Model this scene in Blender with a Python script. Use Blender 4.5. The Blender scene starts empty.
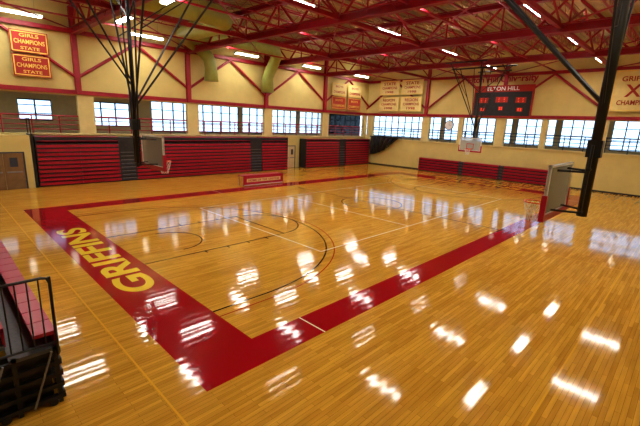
import bpy, math, random
from mathutils import Vector, Matrix
random.seed(4)
S=bpy.context.scene
COL=S.collection
# ---------------------------------------------------------------- materials
def new_mat(name):
    m=bpy.data.materials.new(name); m.use_nodes=True
    nt=m.node_tree; b=nt.nodes["Principled BSDF"]; return m,nt,b
def mat(name,col,rough=.5,metal=0,noise=.06,scale=3.0,coat=0,emit=0,bump=0):
    m,nt,b=new_mat(name)
    n=nt.nodes; l=nt.links
    tc=n.new("ShaderNodeTexCoord"); ns=n.new("ShaderNodeTexNoise"); ns.inputs["Scale"].default_value=scale; ns.inputs["Detail"].default_value=4
    l.new(tc.outputs["Object"],ns.inputs["Vector"])
    r=n.new("ShaderNodeValToRGB"); l.new(ns.outputs["Fac"],r.inputs["Fac"])
    c=Vector(col)
    r.color_ramp.elements[0].position=.3; r.color_ramp.elements[1].position=.7
    r.color_ramp.elements[0].color=(*[max(0,x*(1-noise)) for x in c],1)
    r.color_ramp.elements[1].color=(*[min(1,x*(1+noise)) for x in c],1)
    l.new(r.outputs["Color"],b.inputs["Base Color"])
    b.inputs["Roughness"].default_value=rough; b.inputs["Metallic"].default_value=metal
    b.inputs["Coat Weight"].default_value=coat
    if emit:
        l.new(r.outputs["Color"],b.inputs["Emission Color"]); b.inputs["Emission Strength"].default_value=emit
    if bump:
        bp=n.new("ShaderNodeBump"); bp.inputs["Strength"].default_value=bump; bp.inputs["Distance"].default_value=.02
        l.new(ns.outputs["Fac"],bp.inputs["Height"]); l.new(bp.outputs["Normal"],b.inputs["Normal"])
    return m
def gloss_bump(nt,b):
    n=nt.nodes;l=nt.links
    tc=n.new("ShaderNodeTexCoord"); mp=n.new("ShaderNodeMapping"); mp.inputs["Scale"].default_value=(.8,5,1)
    l.new(tc.outputs["Object"],mp.inputs["Vector"])
    ns=n.new("ShaderNodeTexNoise"); ns.inputs["Scale"].default_value=1.0; ns.inputs["Detail"].default_value=2
    l.new(mp.outputs["Vector"],ns.inputs["Vector"])
    bp=n.new("ShaderNodeBump"); bp.inputs["Strength"].default_value=.06; bp.inputs["Distance"].default_value=.02
    l.new(ns.outputs["Fac"],bp.inputs["Height"])
    # cupped strips: each run of boards is very slightly crowned
    wv=n.new("ShaderNodeTexWave"); wv.wave_type='BANDS'; wv.bands_direction='Y'; wv.inputs["Scale"].default_value=1.3; wv.inputs["Distortion"].default_value=.8
    l.new(tc.outputs["Object"],wv.inputs["Vector"])
    b2=n.new("ShaderNodeBump"); b2.inputs["Strength"].default_value=.04; b2.inputs["Distance"].default_value=.02
    l.new(wv.outputs["Fac"],b2.inputs["Height"]); l.new(bp.outputs["Normal"],b2.inputs["Normal"])
    l.new(b2.outputs["Normal"],b.inputs["Normal"])
    b.inputs["Roughness"].default_value=.075
    b.inputs["Specular IOR Level"].default_value=.36
def wood_floor():
    m,nt,b=new_mat("maple_floor"); n=nt.nodes;l=nt.links
    tc=n.new("ShaderNodeTexCoord")
    br=n.new("ShaderNodeTexBrick"); br.inputs["Scale"].default_value=1
    br.inputs["Brick Width"].default_value=1.1; br.inputs["Row Height"].default_value=.085
    br.inputs["Mortar Size"].default_value=.003; br.inputs["Mortar Smooth"].default_value=.3
    br.offset=.37; br.squash=1
    br.inputs["Color1"].default_value=(.74,.415,.060,1); br.inputs["Color2"].default_value=(.57,.295,.038,1); br.inputs["Mortar"].default_value=(.32,.15,.025,1)
    l.new(tc.outputs["Object"],br.inputs["Vector"])
    mp=n.new("ShaderNodeMapping"); mp.inputs["Scale"].default_value=(1.0,12,1); l.new(tc.outputs["Object"],mp.inputs["Vector"])
    ns=n.new("ShaderNodeTexNoise"); ns.inputs["Scale"].default_value=1; ns.inputs["Detail"].default_value=6; l.new(mp.outputs["Vector"],ns.inputs["Vector"])
    r=n.new("ShaderNodeValToRGB"); r.color_ramp.elements[0].color=(.82,.78,.70,1); r.color_ramp.elements[1].color=(1.08,1.06,1.0,1)
    r.color_ramp.elements[0].position=.3; r.color_ramp.elements[1].position=.72
    l.new(ns.outputs["Fac"],r.inputs["Fac"])
    mx=n.new("ShaderNodeMix"); mx.data_type='RGBA'; mx.blend_type='MULTIPLY'; mx.inputs[0].default_value=1
    l.new(br.outputs["Color"],mx.inputs[6]); l.new(r.outputs["Color"],mx.inputs[7])
    l.new(mx.outputs[2],b.inputs["Base Color"])
    gloss_bump(nt,b); return m
def paint_floor(name,col):
    m,nt,b=new_mat(name); b.inputs["Base Color"].default_value=(*col,1)
    gloss_bump(nt,b); return m
M={}
M['floor']=wood_floor()
M['fred']=paint_floor("floor_paint_red",(.36,.006,.012))
M['fyel']=paint_floor("floor_paint_yellow",(.88,.62,.05))
M['fblk']=paint_floor("floor_line_black",(.012,.008,.008))
M['fwht']=paint_floor("floor_line_white",(.9,.82,.6))
M['fdred']=paint_floor("floor_line_red",(.40,.03,.01))
M['fora']=paint_floor("floor_line_yellow",(.78,.42,.04))
M['wall']=mat("wall_yellow",(.67,.545,.21),.7,noise=.05,scale=1.2,bump=.05)
M['cream']=mat("pier_cream",(.71,.60,.26),.7,noise=.05)
M['deck']=mat("roof_deck",(.42,.30,.135),.7,noise=.12,scale=1.5)
M['steel']=mat("steel_red",(.34,.008,.024),.42,noise=.12)
M['bred']=mat("bleacher_red",(.42,.006,.038),.35,noise=.10,scale=2)
M['bdark']=mat("bleacher_dark",(.02,.02,.024),.5,noise=.2)
M['bblue']=mat("bleacher_step_blue",(.035,.045,.075),.45,noise=.3,scale=8)
M['black']=mat("black_steel",(.012,.012,.014),.4,noise=.2)
M['grey']=mat("grey_metal",(.25,.25,.26),.4,metal=.4)
M['white']=mat("white_paint",(.8,.8,.78),.4,noise=.03)
M['door']=mat("door_brown",(.24,.14,.06),.5,noise=.15)
M['doorw']=mat("door_cream",(.62,.5,.3),.5)
M['frame']=mat("window_frame_dark",(.045,.055,.08),.5)
M['duct']=mat("duct_olive",(.34,.38,.10),.45,noise=.08)
M['lamp']=mat("lamp_diffuser",(1,.98,.91),.5,noise=0.0,emit=37)
M['dlamp']=mat("downlight_diffuser",(1,.93,.75),.5,noise=0.0,emit=14)
M['led']=mat("led_amber",(1,.10,.03),.5,noise=0,emit=1.2)
M['orange']=mat("rim_orange",(.75,.10,.02),.4)
M['net']=mat("net_cord",(.8,.8,.78),.8)
M['banr']=mat("banner_red",(.42,.03,.02),.7)
M['banc']=mat("banner_cream",(.76,.62,.26),.7)
M['bany']=mat("banner_gold",(.85,.6,.12),.6)
M['corr']=mat("corridor_wall",(.42,.36,.21),.7)
M['carp']=mat("corridor_floor",(.18,.14,.10),.8)
M['ground']=mat("outside_ground",(.30,.34,.36),.9,noise=.5,scale=.25)
M['mesh_grey']=mat("deck_grey",(.10,.10,.11),.5,noise=.2,scale=20)
def glassm(name,tint,dif=0.):
    m=bpy.data.materials.new(name); m.use_nodes=True; nt=m.node_tree; nt.nodes.clear()
    o=nt.nodes.new("ShaderNodeOutputMaterial"); t=nt.nodes.new("ShaderNodeBsdfTransparent"); g=nt.nodes.new("ShaderNodeBsdfGlossy")
    t.inputs[0].default_value=(*tint,1); g.inputs["Roughness"].default_value=.02
    x=nt.nodes.new("ShaderNodeMixShader"); f=nt.nodes.new("ShaderNodeFresnel"); f.inputs[0].default_value=1.4
    src=t
    if dif:
        d=nt.nodes.new("ShaderNodeBsdfDiffuse"); d.inputs[0].default_value=(.85,.9,.92,1)
        y=nt.nodes.new("ShaderNodeMixShader"); y.inputs[0].default_value=dif
        nt.links.new(t.outputs[0],y.inputs[1]); nt.links.new(d.outputs[0],y.inputs[2]); src=y
    nt.links.new(f.outputs[0],x.inputs[0]); nt.links.new(src.outputs[0],x.inputs[1]); nt.links.new(g.outputs[0],x.inputs[2]); nt.links.new(x.outputs[0],o.inputs[0]); return m
M['glass']=glassm("window_glass",(.88,.95,1))
M['bglass']=glassm("backboard_glass",(.9,.95,.95),.38)  # white diffuse mixed into clear glass imitates the windows reflected in the board
# ---------------------------------------------------------------- mesh builder
class MB:
    def __init__(s): s.v=[];s.f=[];s.m=[];s.k=[];s.sm=[]
    def mi(s,k):
        if k not in s.k: s.k.append(k)
        return s.k.index(k)
    def poly(s,pts,k):
        b=len(s.v); s.v+= [tuple(p) for p in pts]; s.f.append(tuple(range(b,b+len(pts)))); s.m.append(s.mi(k)); s.sm.append(False)
    def box(s,a,c,k):
        x0,x1=sorted((a[0],c[0]));y0,y1=sorted((a[1],c[1]));z0,z1=sorted((a[2],c[2]))
        b=len(s.v); s.v+=[(x0,y0,z0),(x1,y0,z0),(x1,y1,z0),(x0,y1,z0),(x0,y0,z1),(x1,y0,z1),(x1,y1,z1),(x0,y1,z1)]
        for f in ((3,2,1,0),(4,5,6,7),(0,1,5,4),(1,2,6,5),(2,3,7,6),(3,0,4,7)):
            s.f.append(tuple(b+i for i in f)); s.m.append(s.mi(k)); s.sm.append(False)
    def tube(s,p,q,r,k,n=8,r2=None):
        p=Vector(p);q=Vector(q);d=(q-p).normalized(); u=d.orthogonal().normalized(); w=d.cross(u); b=len(s.v); r2=r if r2 is None else r2
        for c,rr in ((p,r),(q,r2)):
            for i in range(n):
                a=2*math.pi*(i+.5)/n; s.v.append(tuple(c+rr*(math.cos(a)*u+math.sin(a)*w)))
        for i in range(n):
            j=(i+1)%n; s.f.append((b+i,b+j,b+n+j,b+n+i)); s.m.append(s.mi(k)); s.sm.append(n>6)
        s.f.append(tuple(b+n-1-i for i in range(n))); s.m.append(s.mi(k)); s.sm.append(False)
        s.f.append(tuple(b+n+i for i in range(n))); s.m.append(s.mi(k)); s.sm.append(False)
    def path(s,pts,r,k,n=12):
        P=[Vector(p) for p in pts]; N=len(P); R=r if isinstance(r,(list,tuple)) else [r]*N
        b=len(s.v); u=None
        for i in range(N):
            d=(P[min(i+1,N-1)]-P[max(i-1,0)]).normalized()
            u=d.orthogonal().normalized() if u is None else (u-d*u.dot(d)).normalized()
            w=d.cross(u)
            for j in range(n):
                a=2*math.pi*j/n; s.v.append(tuple(P[i]+R[i]*(math.cos(a)*u+math.sin(a)*w)))
        for i in range(N-1):
            for j in range(n):
                j2=(j+1)%n; s.f.append((b+i*n+j,b+i*n+j2,b+(i+1)*n+j2,b+(i+1)*n+j)); s.m.append(s.mi(k)); s.sm.append(True)
        s.f.append(tuple(b+n-1-j for j in range(n))); s.m.append(s.mi(k)); s.sm.append(False)
        s.f.append(tuple(b+(N-1)*n+j for j in range(n))); s.m.append(s.mi(k)); s.sm.append(False)
    def ring(s,c,R,r,k,N=24,n=6,axis=2):
        b=len(s.v)
        for i in range(N):
            a=2*math.pi*i/N
            for j in range(n):
                t=2*math.pi*j/n; rr=R+r*math.cos(t); s.v.append((c[0]+rr*math.cos(a),c[1]+rr*math.sin(a),c[2]+r*math.sin(t)))
        for i in range(N):
            for j in range(n):
                i2=(i+1)%N;j2=(j+1)%n
                s.f.append((b+i*n+j,b+i2*n+j,b+i2*n+j2,b+i*n+j2)); s.m.append(s.mi(k)); s.sm.append(True)
    def done(s,name,parent=None,mtx=None):
        me=bpy.data.meshes.new(name); me.from_pydata(s.v,[],s.f)
        for k in s.k: me.materials.append(M[k])
        me.polygons.foreach_set("material_index",s.m); me.polygons.foreach_set("use_smooth",s.sm); me.update()
        o=bpy.data.objects.new(name,me); COL.objects.link(o)
        if parent: o.parent=parent
        if mtx is not None: o.matrix_local=mtx
        return o
def empty(name,mtx=None):
    o=bpy.data.objects.new(name,None); COL.objects.link(o)
    if mtx is not None: o.matrix_world=mtx
    return o
def text(name,s,k,width,height,mtx,parent,ext=.004,off=.02):
    cu=bpy.data.curves.new(name+"_c",'FONT'); cu.body=s; cu.align_x='CENTER'; cu.align_y='CENTER'; cu.size=1; cu.extrude=0; cu.offset=off
    t=bpy.data.objects.new(name+"_t",cu); COL.objects.link(t); bpy.context.view_layer.update()
    me=bpy.data.meshes.new_from_object(t.evaluated_get(bpy.context.evaluated_depsgraph_get()))
    bpy.data.objects.remove(t)
    xs=[v.co.x for v in me.vertices]; ys=[v.co.y for v in me.vertices]
    cx=(min(xs)+max(xs))/2; cy=(min(ys)+max(ys))/2; sx=width/(max(xs)-min(xs)); sy=height/(max(ys)-min(ys))
    for v in me.vertices: v.co=((v.co.x-cx)*sx,(v.co.y-cy)*sy,0)
    me.materials.clear(); me.materials.append(M[k])
    o=bpy.data.objects.new(name,me); COL.objects.link(o); o.parent=parent; o.matrix_local=mtx; return o
def T(x,y,z): return Matrix.Translation((x,y,z))
def RZ(d): return Matrix.Rotation(math.radians(d),4,'Z')
def RX(d): return Matrix.Rotation(math.radians(d),4,'X')
# ---------------------------------------------------------------- dims
L,W=28.65,15.24
XW=34.6; YW=24.2; X0=-9.; Y0=-8.5; ZC=11.8
SILL=3.2; WT=5.75
COLX=[-4.7,3.2,11.0,18.8,26.8]
COLY=[-8.,0.,8.,16.]
# floor
b=MB(); b.box((X0-.3,Y0-.3,-.2),(XW+.3,YW+.3,0),'floor'); b.done("floor")
# court markings
cm=empty("court_markings")
def flat(name,quads,k,z):
    b=MB()
    for x0,y0,x1,y1 in quads: b.poly([(x0,y0,z),(x1,y0,z),(x1,y1,z),(x0,y1,z)],k)
    return b.done(name,cm)
wl,wn,wf=1.55,.87,1.15
flat("court_border",[(-wl,-wn,0,W+wf),(L,-wn,L+wl,W+wf),(0,-wn,L,0),(0,W,L,W+wf)],'fred',.002)
lw=.055
def lines(name,segs,k,z,w=lw):
    b=MB()
    for x0,y0,x1,y1 in segs:
        d=Vector((x1-x0,y1-y0,0)).normalized(); n=Vector((-d.y,d.x,0))*w/2
        p=Vector((x0,y0,z));q=Vector((x1,y1,z)); b.poly([p-n,q-n,q+n,p+n],k)
    return b.done(name,cm)
def arc(name,cs,k,z,w=lw):
    b=MB()
    for cx,cy,R,a0,a1 in cs:
        N=int(max(16,abs(a1-a0)/3))
        for i in range(N):
            t0=math.radians(a0+(a1-a0)*i/N);t1=math.radians(a0+(a1-a0)*(i+1)/N)
            b.poly([(cx+(R-w/2)*math.cos(t0),cy+(R-w/2)*math.sin(t0),z),(cx+(R+w/2)*math.cos(t0),cy+(R+w/2)*math.sin(t0),z),(cx+(R+w/2)*math.cos(t1),cy+(R+w/2)*math.sin(t1),z),(cx+(R-w/2)*math.cos(t1),cy+(R-w/2)*math.sin(t1),z)],k)
    return b.done(name,cm)
c=W/2; k1,k2=c-1.83,c+1.83
seg=[];ar=[];ar2=[];seg2=[]
for s,o in ((1,0),(-1,L)):
    X=lambda v:o+s*v
    seg+=[(X(0),k1,X(5.79),k1),(X(0),k2,X(5.79),k2),(X(5.79),k1,X(5.79),k2),(X(0),c-6.02,X(1.6),c-6.02),(X(0),c+6.02,X(1.6),c+6.02)]
    for q in (2.1,3.0,3.9,4.8): seg+=[(X(q),k1-.2,X(q),k1),(X(q),k2,X(q),k2+.2)]
    a0=-90 if s==1 else 90
    ar+=[(X(1.6),c,6.02,a0,a0+180),(X(5.79),c,1.83,a0,a0+180),(X(1.6),c,1.22,a0,a0+180)]
    ar2+=[(X(1.6),c,6.33,a0,a0+180)]; seg2+=[(X(0),c-6.33,X(1.6),c-6.33),(X(0),c+6.33,X(1.6),c+6.33)]
seg+=[(L/2,0,L/2,W)]; ar+=[(L/2,c,1.83,0,360)]
lines("key_lines",seg,'fblk',.004); arc("three_point_arc",ar,'fblk',.004)
lines("college_lines",seg2,'fdred',.005,.04); arc("college_arc",ar2,'fdred',.005,.04)
v0,v1,u0,u1=L/2-9,L/2+9,c-4.5,c+4.5
lines("volleyball_lines",[(v0,u0,v1,u0),(v0,u1,v1,u1),(v0,u0,v0,u1),(v1,u0,v1,u1),(L/2-3,u0,L/2-3,u1),(L/2+3,u0,L/2+3,u1)],'fwht',.006,.05)
lines("bench_marks",[(1.4,-wn,1.4,0),(L-1.4,-wn,L-1.4,0),(8.53,W,8.53,W+wf),(L-8.53,W,L-8.53,W+wf)],'fwht',.005,.035)
lines("practice_court_lines",[(-2.15,-5,-2.15,20.5),(-2.15,20.5,12,20.5),(12.2,-5,12.2,-1.0),(16.,-5,16.,-1.0),(-2.15,-5,31,-5),(31,-5,31,20)],'fora',.003,.035)
text("griffins_lettering","GRIFFINS",'fyel',7.7,.98,T(-wl/2,c+.1,.006)@RZ(90),cm,off=.03)
text("griffins_lettering_far","GRIFFINS",'fyel',7.7,.98,T(L+wl/2,c,.006)@RZ(-90),cm,off=.03)
# ---------------------------------------------------------------- walls
b=MB()
b.box((X0,YW,0),(XW+3.9,YW+.3,SILL),'wall')
b.box((X0,YW,WT),(XW,YW+.3,ZC),'wall')
for x in COLX+[XW-.5]: b.box((x-.1,YW-.02,SILL),(x+.9 if x<XW-1 else XW,YW+.3,WT),'cream')
b.box((X0,22.9,0),(.05,YW-.001,SILL),'wall')
b.done("wall_left")
b=MB()
b.box((XW,Y0,0),(XW+.3,YW,SILL-.1),'wall')
b.box((XW,Y0,WT),(XW+.3,YW,ZC),'wall')
for y in COLY+[YW-.55,4.2,12.]:
    w=.45 if y not in (4.2,12.) else .25
    b.box((XW-.02,y-w,SILL-.1),(XW+.3,min(y+w,YW),WT),'cream')
b.done("wall_far")
b=MB(); b.box((X0-.3,Y0-.3,0),(XW+.3,Y0,ZC),'wall'); b.done("wall_right")
b=MB(); b.box((X0-.3,Y0,0),(X0,YW+.3,ZC),'wall'); b.done("wall_back")
b=MB(); b.box((X0,YW-.12,SILL),(XW,YW+.36,SILL+.1),'cream'); b.done("trim_1")
b=MB(); b.box((XW-.12,Y0,SILL-.1),(XW+.36,YW,SILL),'cream'); b.done("trim_2")
b=MB(); b.box((X0,YW-.14,WT+.1),(XW,YW,WT+.36),'steel'); b.done("trim_3")
b=MB(); b.box((XW-.14,Y0,WT+.1),(XW,YW-.14,WT+.36),'steel'); b.done("trim_4")
b=MB(); b.box((XW-.02,Y0,0),(XW,YW,.12),'bdark'); b.done("baseboard_far")
b=MB(); b.box((X0,22.88,0),(-2.4,22.9,.12),'bdark'); b.done("baseboard_left")
b=MB(); b.box((X0-.3,Y0-.3,ZC),(XW+.3,YW+.3,ZC+.2),'deck')
y=Y0+.2
while y<YW: b.box((X0,y,ZC-.06),(XW,y+.14,ZC),'deck'); y+=.4
b.done("ceiling")
# ---------------------------------------------------------------- mezzanine corridor
CD=3.6
b=MB()
b.box((X0,YW+.3,2.9),(XW+CD,YW+.3+CD,SILL-.02),'carp'); b.box((X0,YW+.3,6.1),(XW+CD,YW+.3+CD,6.3),'corr')
yb=YW+.3+CD
WINL=[(-3.6,-.6,4.0,5.5),(.4,2.4,4.0,5.5),(4.6,7.8,3.7,5.6),(9.6,18.4,3.3,5.95),(18.9,26.4,3.3,5.95),(26.9,XW+CD,3.3,5.95)]
b.box((X0,yb,2.9),(XW+CD,yb+.2,3.3),'corr'); b.box((X0,yb,5.95),(XW+CD,yb+.2,6.3),'corr')
px=X0
for a0,a1,z0,z1 in WINL:
    b.box((px,yb,3.3),(a0,yb+.2,5.95),'corr')
    if z0>3.5: b.box((a0,yb,3.3),(a1,yb+.2,z0),'corr'); b.box((a0,yb,z1),(a1,yb+.2,5.95),'corr')
    px=a1
b.box((XW+.3,Y0,2.9),(XW+.3+CD,YW+.3,SILL-.12),'carp'); b.box((XW+.3,Y0,6.1),(XW+.3+CD,YW+.3,6.3),'corr')
xb=XW+.3+CD
b.box((xb,Y0,2.9),(xb+.2,yb,3.3),'corr'); b.box((xb,Y0,5.95),(xb+.2,yb,6.3),'corr')
b.box((X0-.3,YW+.3,2.9),(X0,yb+.2,6.3),'corr'); b.box((XW+.3,Y0-.3,2.9),(xb+.2,Y0,6.3),'corr')
for y in COLY+[4.,12.]: b.box((xb,y-.25,3.3),(xb+.2,y+.25,5.95),'corr')
b.done("wall_corridor")
def window(i,axis,a0,a1,z0,z1,at,step,rows=(0.34,.72)):
    b=MB(); t=.09
    def bx(u0,u1,za,zb,d=.05,k='frame'):
        if axis=='x': b.box((u0,at-d,za),(u1,at+d,zb),k)
        else: b.box((at-d,u0,za),(at+d,u1,zb),k)
    bx(a0,a1,z0,z0+t);bx(a0,a1,z1-t,z1);
    n=max(1,round((a1-a0)/step))
    for j in range(n+1):
        u=a0+(a1-a0)*j/n; bx(max(a0,u-t/2),min(a1,u+t/2),z0,z1)
    for r in rows: bx(a0,a1,z0+(z1-z0)*r-.03,z0+(z1-z0)*r+.03)
    bx(a0,a1,z0,z1,.005,'glass')
    b.done("window_%d"%i)
wi=1
for a0,a1,z0,z1 in WINL:
    window(wi,'x',a0,a1,z0,z1,yb+.1,1.0); wi+=1
ys=sorted(COLY+[4.,12.]); prev=Y0
for y in ys+[yb+.25]:
    if y-.25>prev+.3: window(wi,'y',prev,y-.25,3.3,5.95,xb+.1,1.0); wi+=1
    prev=y+.25
b=MB()
x=X0+1
while x<XW: b.tube((x,YW+1.8,6.1),(x,YW+1.8,6.06),.22,'dlamp',12); x+=2.6
y=Y0+1
while y<YW: b.tube((XW+1.9,y,6.1),(XW+1.9,y,6.06),.18,'dlamp',12); y+=2.6
b.done("corridor_downlights")
b=MB()
for z in (3.55,3.85,4.15,4.42): b.tube((X0,YW+.15,z),(XW,YW+.15,z),.055 if z>4.2 else .03,'steel',6)
x=X0+.5
while x<XW: b.tube((x,YW+.15,SILL+.08),(x,YW+.15,4.42),.04,'steel',6); x+=1.5
b.done("corridor_guard_rail")
b=MB()
for z in (3.55,3.85,4.15,4.42): b.tube((XW+.15,Y0,z),(XW+.15,YW,z),.055 if z>4.2 else .032,'frame',6)
y=Y0+.5
while y<YW: b.tube((XW+.15,y,SILL-.02),(XW+.15,y,4.42),.04,'frame',6); y+=1.5
b.done("corridor_guard_rail")
b=MB(); b.box((-60,-60,-.6),(140,140,-.4),'ground'); b.done("ground")
# ---------------------------------------------------------------- steel
def truss(name,x):
    b=MB(); zb,zt=9.75,11.3; y0,y1=Y0,YW
    for z,h in ((zb,.42),(zt,.30)):
        b.box((x-.17,y0,z-h/2),(x+.17,y1,z-h/2+.05),'steel'); b.box((x-.17,y0,z+h/2-.05),(x+.17,y1,z+h/2),'steel'); b.box((x-.03,y0,z-h/2),(x+.03,y1,z+h/2),'steel')
    n=10
    for i in range(n):
        ya=y0+(y1-y0)*i/n; ybb=y0+(y1-y0)*(i+1)/n; m=(ya+ybb)/2
        b.tube((x,ya,zb),(x,m,zt),.07,'steel',6); b.tube((x,m,zt),(x,ybb,zb),.07,'steel',6); b.tube((x,m,zb),(x,m,zt),.05,'steel',6)
    b.done(name)
for x in COLX: truss("roof_truss",x)
b=MB()
xs=[X0]+COLX+[XW]
y=Y0+1.1
while y<YW-.3:
    for i in range(len(xs)-1):
        a,e=xs[i],xs[i+1]
        if i==0: continue
        b.box((a,y-.05,11.55),(e,y+.05,11.63),'steel'); b.box((a+.2,y-.04,11.0),(e-.2,y+.04,11.06),'steel')
        n=6
        for j in range(n):
            p=a+.2+(e-a-.4)*j/n;q=a+.2+(e-a-.4)*(j+1)/n;m=(p+q)/2
            b.tube((p,y,11.03),(m,y,11.6),.018,'steel',4); b.tube((m,y,11.6),(q,y,11.03),.018,'steel',4)
    y+=2.0
b.done("roof_joists")
b=MB()
for y in (-4.,0.,4.,8.,12.,16.,20.):
    r=.2 if y in (0.,8.,16.) else .09
    b.box((COLX[0],y-r/2,9.8-r/2),(XW,y+r/2,9.8+r/2),'steel')
    if r>.1:
        for i in range(1,len(xs)-1):
            a,e=xs[i],xs[i+1]; m=(a+e)/2
            b.tube((a,y,9.8),(m,y,11.5),.06,'steel',6); b.tube((m,y,11.5),(e,y,9.8),.06,'steel',6)
for i in range(1,len(xs)-1):
    for y in (-8,0,8,16):
        b.tube((xs[i],y,9.85),(xs[i+1],y+8,9.85),.04,'steel',6)
b.done("roof_bracing")
b=MB()
for x in COLX:
    b.box((x-.16,YW-.3,WT+.1),(x+.16,YW-.02,11.2),'steel')
for i in range(len(COLX)):
    a=COLX[i]; e=(COLX+[XW])[i+1]; m=(a+e)/2
    b.tube((a,YW-.16,6.9),(m,YW-.16,9.6),.10,'steel',6); b.tube((m,YW-.16,9.6),(e,YW-.16,6.9),.10,'steel',6)
b.box((COLX[0],YW-.28,9.6),(XW,YW-.02,9.85),'steel')
b.done("wall_bracing_steel")
b=MB()
for y in COLY[1:]:
    b.box((XW-.3,y-.14,WT+.1),(XW-.02,y+.14,11.2),'steel')
YY=COLY+[YW]
for i in range(4):
    a=YY[i];e=YY[i+1];m=(a+e)/2
    b.tube((XW-.16,a,6.6),(XW-.16,m,9.6),.10,'steel',6); b.tube((XW-.16,m,9.6),(XW-.16,e,6.6),.10,'steel',6)
b.box((XW-.28,Y0,9.6),(XW-.02,YW-.3,9.85),'steel')
b.done("wall_bracing_steel")
# ---------------------------------------------------------------- ducts
b=MB()
zd=10.45; ym=15.2
b.path([(-4,ym,zd),(2,ym,zd),(7.6,ym,zd),(8.6,ym+.15,zd),(9.2,ym+.7,zd),(9.5,ym+1.6,zd),(9.5,20,zd),(9.5,21.0,zd),(9.8,22.2,zd),(10.6,22.9,zd-.1),(11.6,23.1,zd-.5),(12.3,23.1,zd-1.1),(12.5,23.1,zd-1.8),(12.5,23.1,7.6)],[.6]*7+[.55,.52,.5,.48,.48,.48,.55],'duct',18)
b.path([(9.2,21.,zd),(12,21.,zd),(16.6,21.,zd),(17.5,21.1,zd-.05),(18.0,21.6,zd-.3),(18.2,22.2,zd-.8),(18.2,22.7,zd-1.4),(18.2,23.1,zd-2.0),(18.2,23.1,7.2)],[.5]*3+[.48]*4+[.5,.58],'duct',18)
for x in (-3,-1,1,3,5,7):
    b.path([(x-.05,ym,zd),(x+.05,ym,zd)],.65,'duct',18); b.tube((x,ym,11.0),(x,ym,ZC-.07),.02,'grey',5)
for x in (11,13,15): b.path([(x-.05,21,zd),(x+.05,21,zd)],.55,'duct',18); b.tube((x,21,10.9),(x,21,ZC-.07),.02,'grey',5)
b.done("air_duct")
# ---------------------------------------------------------------- lights
def fixture():
    b=MB(); l,w=1.15,.17
    b.box((-l,-w*.6,.07),(l,w*.6,.14),'white')
    b.poly([(-l,-w,.0),(-l,-w*.6,.08),(l,-w*.6,.08),(l,-w,.0)],'white'); b.poly([(-l,w,.0),(l,w,.0),(l,w*.6,.08),(-l,w*.6,.08)],'white')
    b.box((-l,-w,-.01),(-l+.03,w,.13),'white'); b.box((l-.03,-w,-.01),(l,w,.13),'white')
    b.box((-l+.03,-w*.85,.0),(l-.03,w*.85,.06),'lamp')
    for x in (-.8,.8): b.tube((x,0,.14),(x,0,1.68),.008,'grey',4)
    return b
fx=fixture().done("fluorescent_fixture"); first=True
def put(x,y,rot):
    global first
    if first: o=fx; first=False
    else: o=bpy.data.objects.new("fluorescent_fixture",fx.data); COL.objects.link(o)
    o.location=(x,y,9.95); o.rotation_euler=(0,0,rot)
for x in (.2,8.3,15.6,23.2,31.):
    for y in (-7.4,.3,8.3,16.9,22.6):
        put(7.3 if (x==8.3 and y>16) else x,y,0)
for x in (-2.,4.6,12.2,20.4,28.3):
    for y in (-3.6,4.4,12.6,18.9): put(x,y,math.pi/2)
# ---------------------------------------------------------------- bleachers
def bleacher(name,length,height,depth,aisles,mtx,rows=12):
    """closed telescopic bleacher; local X length, front at y=0 (facing -Y), back at y=depth"""
    b=MB(); h=height/rows
    b.box((.04,.12,0),(length-.04,depth,height-.05),'bdark')
    spans=[];p=0
    for a0,a1 in aisles: spans.append((p,a0));p=a1
    spans.append((p,length))
    for i in range(rows):
        z=i*h; inset=.012*i
        for a,e in spans:
            n=max(1,round((e-a)/2.6))
            for j in range(n):
                u0=a+(e-a)*j/n+.01;u1=a+(e-a)*(j+1)/n-.01
                b.box((u0,inset,z+h*.34),(u1,.2+inset,z+h*.96),'bred')
                b.box((u0,inset-.03,z+h*.80),(u1,.1+inset,z+h*.96),'bred')
        for a,e in aisles:
            b.box((a+.03,.05+inset,z+h*.35),(e-.03,.25,z+h*.9),'bblue')
            b.box((a+.1,.03+inset,z+h*.78),(e-.1,.07+inset,z+h*.88),'grey')
    for a,e in spans:
        b.box((a+.02,.15,height-.05),(e-.02,depth,height-.01),'bred')
    for x in (0,length-.05): b.box((x,.03,0),(x+.05,depth,height),'bdark')
    return b.done(name,None,mtx)
bleacher("bleacher",20.4,3.15,1.05,[(4.8,5.95),(16.0,17.3)],T(.3,22.95,0))
bleacher("bleacher",10.7,3.0,1.05,[(5.2,6.3)],T(23.2,22.95,0),rows=11)
bleacher("bleacher",13.4,1.4,.6,[(4.6,5.1),(8.6,9.1)],T(33.9,16.0,0)@RZ(-90),rows=5)
b=MB()
b.box((.08,22.93,0),(.22,24.0,3.3),'black')
for y in (22.98,23.9): b.tube((.15,y,3.3),(.15,y,4.2),.03,'black',6)
b.tube((.15,22.98,4.2),(.15,23.9,4.2),.03,'black',6); b.tube((.15,22.98,3.75),(.15,23.9,3.75),.02,'black',6)
b.done("bleacher_end_rail")
def door(i,mtx,w,h,leaves,k):
    b=MB()
    b.box((-w/2-.08,-.05,0),(-w/2,.03,h+.08),'frame'); b.box((w/2,-.05,0),(w/2+.08,.03,h+.08),'frame'); b.box((-w/2,-.05,h),(w/2,.03,h+.08),'frame')
    lw=w/leaves
    for j in range(leaves):
        a=-w/2+j*lw
        b.box((a+.01,-.03,.01),(a+lw-.01,.02,h-.01),k); b.box((a+.1,-.07,1.0),(a+lw-.1,-.03,1.08),'grey')
        b.box((a+lw*.3,-.035,1.35),(a+lw*.7,-.028,1.9),'frame')
    b.done("door_%d"%i,None,mtx)
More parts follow.
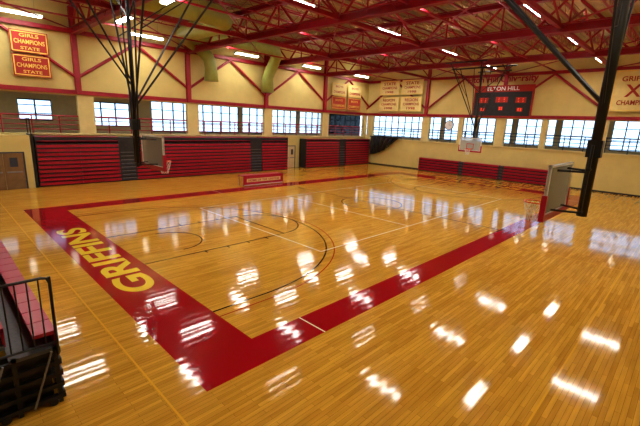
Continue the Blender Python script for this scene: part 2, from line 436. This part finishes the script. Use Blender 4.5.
door(1,T(-1.35,22.86,0),1.9,2.15,2,'door')
door(2,T(21.9,YW-.04,0),1.5,2.2,2,'doorw')
# ---------------------------------------------------------------- hoops
def hoop(name,mtx,fan,top=9.6):
    e=empty(name,mtx)
    b=MB()
    b.box((-.03,-.915,2.9),(0,.915,3.97),'bglass')
    for y in (-.915,.865): b.box((-.05,y,2.9),(.01,y+.05,3.97),'white')
    for z in (2.9,3.92): b.box((-.05,-.915,z),(.01,.915,z+.05),'white')
    b.box((-.07,-.93,2.80),(.03,.93,2.93),'bred')
    for s in (-1,1): b.box((-.07,s*.93-.04,2.80),(.03,s*.93+.04,3.35),'bred')
    for y in (-.305,.255): b.box((0,y,3.05),(.006,y+.05,3.50),'bred')
    for z in (3.05,3.45): b.box((0,-.305,z),(.006,.305,z+.05),'bred')
    b.done("backboard",e)
    b=MB(); b.ring((.38,0,3.05),.23,.014,'orange'); b.box((0,-.12,2.93),(.05,.12,3.1),'orange'); b.box((.03,-.06,3.03),(.16,.06,3.06),'orange')
    N=12
    for lv in range(4):
        r0=.23-.03*lv;r1=.23-.03*(lv+1);z0=3.04-.11*lv;z1=z0-.11
        for i in range(N):
            a0=2*math.pi*(i+.5*(lv%2))/N
            for d in (-.5,.5):
                a1=a0+2*math.pi*d/N
                b.tube((.38+r0*math.cos(a0),r0*math.sin(a0),z0),(.38+r1*math.cos(a1),r1*math.sin(a1),z1),.006,'net',4)
    b.done("rim_and_net",e)
    b=MB()
    for y in (-.45,.45): b.tube((-.05,y,3.0),(-.55,y*.5,3.0),.025,'black',6); b.tube((-.05,y,3.85),(-.55,y*.5,3.85),.025,'black',6); b.tube((-.55,y*.5,2.95),(-.55,y*.5,4.4),.03,'black',6)
    b.tube((-.55,-.3,3.0),(-.55,.3,3.0),.035,'black'); b.tube((-.55,-.3,3.9),(-.55,.3,3.9),.035,'black')
    b.tube((-.55,0,2.9),(-.55,0,top),.065 if fan<2 else .1,'black',10)
    b.box((-.68,-.1,4.15),(-.42,.1,4.5),'black')
    if fan==1:
        for s in (-1,1):
            b.tube((-.55,0,4.6),(-.55,s*1.9,top),.035,'black',6)
            b.tube((-.55,s*.25,4.4),(-.55,s*.7,top),.03,'black',6)
            b.tube((-.55,s*.1,4.9),(2.6,s*1.2,top),.035,'black',6)
            b.tube((-.55,s*.1,5.6),(-3.0,s*1.0,top),.03,'black',6)
            b.tube((-.55,0,7.6),(-.55,s*2.4,top),.03,'black',6)
            b.tube((-.55,s*1.0,7.2),(2.6,s*1.2,top),.02,'black',5)
        b.tube((-.55,-2.6,top-.05),(-.55,2.6,top-.05),.06,'black',8)
        b.tube((2.6,-1.6,top-.05),(2.6,1.6,top-.05),.05,'black',8)
        b.tube((-3,-1.4,top-.05),(-3,1.4,top-.05),.05,'black',8)
    else:
        for s in (-1,1):
            b.tube((-.55,s*.35,6.6),(-.55,s*.35,top),.035,'black',6)
            b.tube((-.55,0,5.2),(3.6,s*.7,top),.04,'black',6)
            b.tube((-.55,0,5.0),(-.55,s*1.8,top),.025,'black',6)
        b.tube((3.6,-1,top-.05),(3.6,1,top-.05),.05,'black',8)
        b.tube((-.55,-2,top-.05),(-.55,2,top-.05),.05,'black',8)
    b.done("suspension_frame",e)
hoop("basketball_hoop",T(1.22,c,0),1)
hoop("basketball_hoop",T(L-1.22,c,0)@RZ(180),1)
hoop("basketball_hoop",T(5.3,-4.05,0)@RZ(90),2)
# ---------------------------------------------------------------- scoreboard and banners on far wall
FW=lambda y,z,d=.0: T(XW-d,y,z)@RZ(-90)
def bn(name,y0,y1,z0,z1,base,lines_,tk,border,wall='far',off=.32):
    w=abs(y1-y0);h=z1-z0
    if wall=='far': m=FW((y0+y1)/2,(z0+z1)/2,off)
    else: m=T((y0+y1)/2,YW-off,(z0+z1)/2)
    e=empty(name,m)
    b=MB(); b.box((-w/2,0,-h/2),(w/2,.02,h/2),base)
    t=.06
    for a in ((-w/2+.05,-h/2+.05,w/2-.05,-h/2+.05+t),(-w/2+.05,h/2-.05-t,w/2-.05,h/2-.05),(-w/2+.05,-h/2+.05,-w/2+.05+t,h/2-.05),(w/2-.05-t,-h/2+.05,w/2-.05,h/2-.05)):
        b.box((a[0],-.006,a[1]),(a[2],0,a[3]),border)
    b.done("cloth",e)
    n=len(lines_)
    for i,(s,ww,hh) in enumerate(lines_):
        z=h/2-h*(i+.5)/n*.86-h*.07
        text("lettering",s,tk,w*ww,h*hh,T(0,-.012,z)@RX(90),e)
    return e
sb=empty("scoreboard",FW(8.1,7.35,.34))
b=MB(); w,h=5.4,2.9
b.box((-w/2,0,-h/2),(w/2,.2,h/2),'banr'); b.box((-w/2+.12,-.02,-h/2+.12),(w/2-.12,0,h/2-.6),'bdark')
for x,z,ww,hh in ((-1.7,.1,.9,.5),(1.7,.1,.9,.5),(0,.15,1.1,.5),(-1.7,-.75,.5,.35),(1.7,-.75,.5,.35),(0,-.65,.4,.35)):
    b.box((x-ww/2,-.04,z-hh/2),(x+ww/2,-.02,z+hh/2),'banr')
    for s in (-.22,.22):
        for dz in (-.14,0,.14): b.box((x+s*ww-.06,-.05,z+dz*hh/.5-.015),(x+s*ww+.06,-.04,z+dz*hh/.5+.015),'led')
b.done("scoreboard_cabinet",sb)
text("scoreboard_lettering","ELTON HILL",'white',2.9,.36,T(0,-.03,h/2-.3)@RX(90),sb)
text("wall_lettering","Elton Hill University",'bred',6.4,.75,T(-.3,.0,1.95)@RX(90),sb,off=.03)
for y in (17.9,20.9):
    for z,s in ((8.15,"STATE"),(6.35,"REGION")):
        bn("championship_banner",y-1.35,y+1.35,z,z+1.6,'banc',[(s,.6,.2),("CHAMPIONS",.75,.18),("1998",.4,.16)],'banr','bany')
bn("championship_banner",-.3,-3.4,6.5,9.6,'banc',[("GRIFFINS",.7,.12),("XII",.5,.3),("CHAMPIONS",.75,.12)],'banr','bany')
for z in (8.05,6.7):
    bn("championship_banner",-.15,1.75,z,z+1.25,'banr',[("GIRLS",.5,.16),("CHAMPIONS",.8,.2),("STATE",.5,.14)],'bany','bany','left')
for x in (28.9,31.6):
    for z in (7.75,6.3):
        bn("championship_banner",x-1.2,x+1.2,z,z+1.35,'banr' if z<7 else 'banc',[("BOYS",.5,.16),("CHAMPIONS",.8,.2)],'bany' if z<7 else 'banr','bany','left')
b=MB(); b.tube((XW-.02,13.2,5.0),(XW-.1,13.2,5.0),.5,'black',24); b.tube((XW-.1,13.2,5.0),(XW-.12,13.2,5.0),.44,'white',24)
b.box((XW-.125,13.19,5.0),(XW-.13,13.21,5.32),'black'); b.box((XW-.125,13.0,4.99),(XW-.13,13.2,5.01),'black'); b.box((XW-.05,13.17,5.5),(XW-.02,13.23,5.9),'black'); b.done("wall_clock")
# ---------------------------------------------------------------- scorers table
b=MB()
b.box((0,0,.72),(3.6,.7,.76),'bred'); b.box((0,-.03,.06),(3.6,0,.78),'bred')
for x in (.05,1.2,2.4,3.55):
    for y in (.08,.62): b.tube((x,y,0),(x,y,.72),.02,'grey',6)
b.box((.25,-.036,.3),(3.35,-.03,.55),'banc'); b.box((.02,-.036,.07),(3.58,-.03,.12),'white')
st=b.done("scorers_table",None,T(11.1,16.55,0))
text("table_lettering","HOME OF THE GRIFFINS",'bred',2.8,.15,T(1.8,-.04,.425)@RX(90),st)
# ---------------------------------------------------------------- gathered black divider curtain in the corner
b=MB(); N=18
for i in range(N):
    for j in range(8):
        def P(i,j):
            t=i/N;s=j/8
            top=3.35; bot=1.25+1.5*t*t
            return (XW-.42-.14*math.sin(i*1.9+j*.3)-.12*math.sin(s*3.14),23.0-4.1*t*(1-.22*s),top+(bot-top)*s)
        b.poly([P(i,j),P(i,j+1),P(i+1,j+1),P(i+1,j)],'black')
b.tube((XW-.42,23.2,3.37),(XW-.42,18.8,3.37),.07,'black')
for y in (23.0,21.0,19.1): b.tube((XW-.42,y,3.37),(XW-.02,y,3.4),.03,'black',6)
b.done("divider_curtain")
# ---------------------------------------------------------------- foreground bleacher end
b=MB(); X=-3.35;y0,y1=.5,9.
for r in range(6):
    xa=X-.62*r; z=1.0+.26*r
    b.box((xa-.62,y0,z-.06),(xa-.02,y1,z),'mesh_grey')
    yy=y0+.05
    while yy<y1-.2:
        b.box((xa-.30,yy,z+.20),(xa,min(yy+.46,y1),z+.26),'bred'); b.box((xa-.03,yy,z-.04),(xa,min(yy+.46,y1),z+.24),'bred'); yy+=.48
    b.box((xa-.60,y0,0),(xa-.54,y0+.06,z),'black'); b.box((xa-.60,y1-.06,0),(xa-.54,y1,z),'black')
for z in (.08,.28,.48,.68,.88):
    b.box((X-3.6,y0-.02+.03*z,z),(X+.02,y0+.06,z+.07),'black'); b.box((X-.04,y0,z),(X+.02,y1,z+.1),'bdark')
b.box((X-.08,y0,0),(X-.02,y0+.06,1.0),'black')
b.box((X-3.6,y0+.25,0),(X-.1,y0+.3,.95),'bdark')
for u in range(5):
    b.tube((X-.4-u*.6,y0-.02,.06),(X-.1-u*.6,y0-.02,.95),.018,'grey',6)
    b.tube((X-.15-u*.6,y0+.1,.06),(X-.15-u*.6,y0-.04,.06),.06,'black',12)
b.done("bleacher_portable")
b=MB()
pts=[(X-.02,y0-.06,1.0),(X-.02,y0-.06,2.1),(X-.05,y0-.06,2.18),(X-.12,y0-.06,2.2),(X-3.4,y0-.06,2.2+.0)]
b.path(pts,.022,'black',8)
b.tube((X-.02,y0-.06,1.12),(X-3.4,y0-.06,1.12),.02,'black',8)
for i in range(1,24): b.tube((X-.02-.14*i,y0-.06,1.12),(X-.02-.14*i,y0-.06,2.2),.011,'black',6)
for i in (0,6,12,18,24): b.tube((X-.02-.14*i,y0-.06,.9),(X-.02-.14*i,y0-.06,2.2),.022,'black',6)
b.tube((X-.02,y0-.06,2.1),(X+.04,y0+.35,1.85),.016,'black',6)
b.done("bleacher_guard_rail")
# ---------------------------------------------------------------- world
w=bpy.data.worlds.new("sky"); S.world=w; w.use_nodes=True; nt=w.node_tree
bg=nt.nodes["Background"]; bg.inputs["Strength"].default_value=2.4
tc=nt.nodes.new("ShaderNodeTexCoord"); sp=nt.nodes.new("ShaderNodeSeparateXYZ"); r=nt.nodes.new("ShaderNodeValToRGB")
r.color_ramp.elements[0].position=.0; r.color_ramp.elements[0].color=(.66,.82,1,1); r.color_ramp.elements[1].position=.6; r.color_ramp.elements[1].color=(.35,.6,1,1)
nt.links.new(tc.outputs["Generated"],sp.inputs[0]); nt.links.new(sp.outputs["Z"],r.inputs["Fac"]); nt.links.new(r.outputs["Color"],bg.inputs["Color"])
S.view_settings.view_transform='Standard'
try: S.view_settings.look='Medium High Contrast'
except Exception as ex: print(ex)
# ---------------------------------------------------------------- camera
cd=bpy.data.cameras.new("camera"); co=bpy.data.objects.new("camera",cd); COL.objects.link(co)
co.location=(-4.3947,-6.1732,4.6009); co.rotation_euler=(1.3415,-.0406,-.7911)
cd.sensor_width=36; cd.lens=382.46/640*36; cd.clip_end=500; S.camera=co
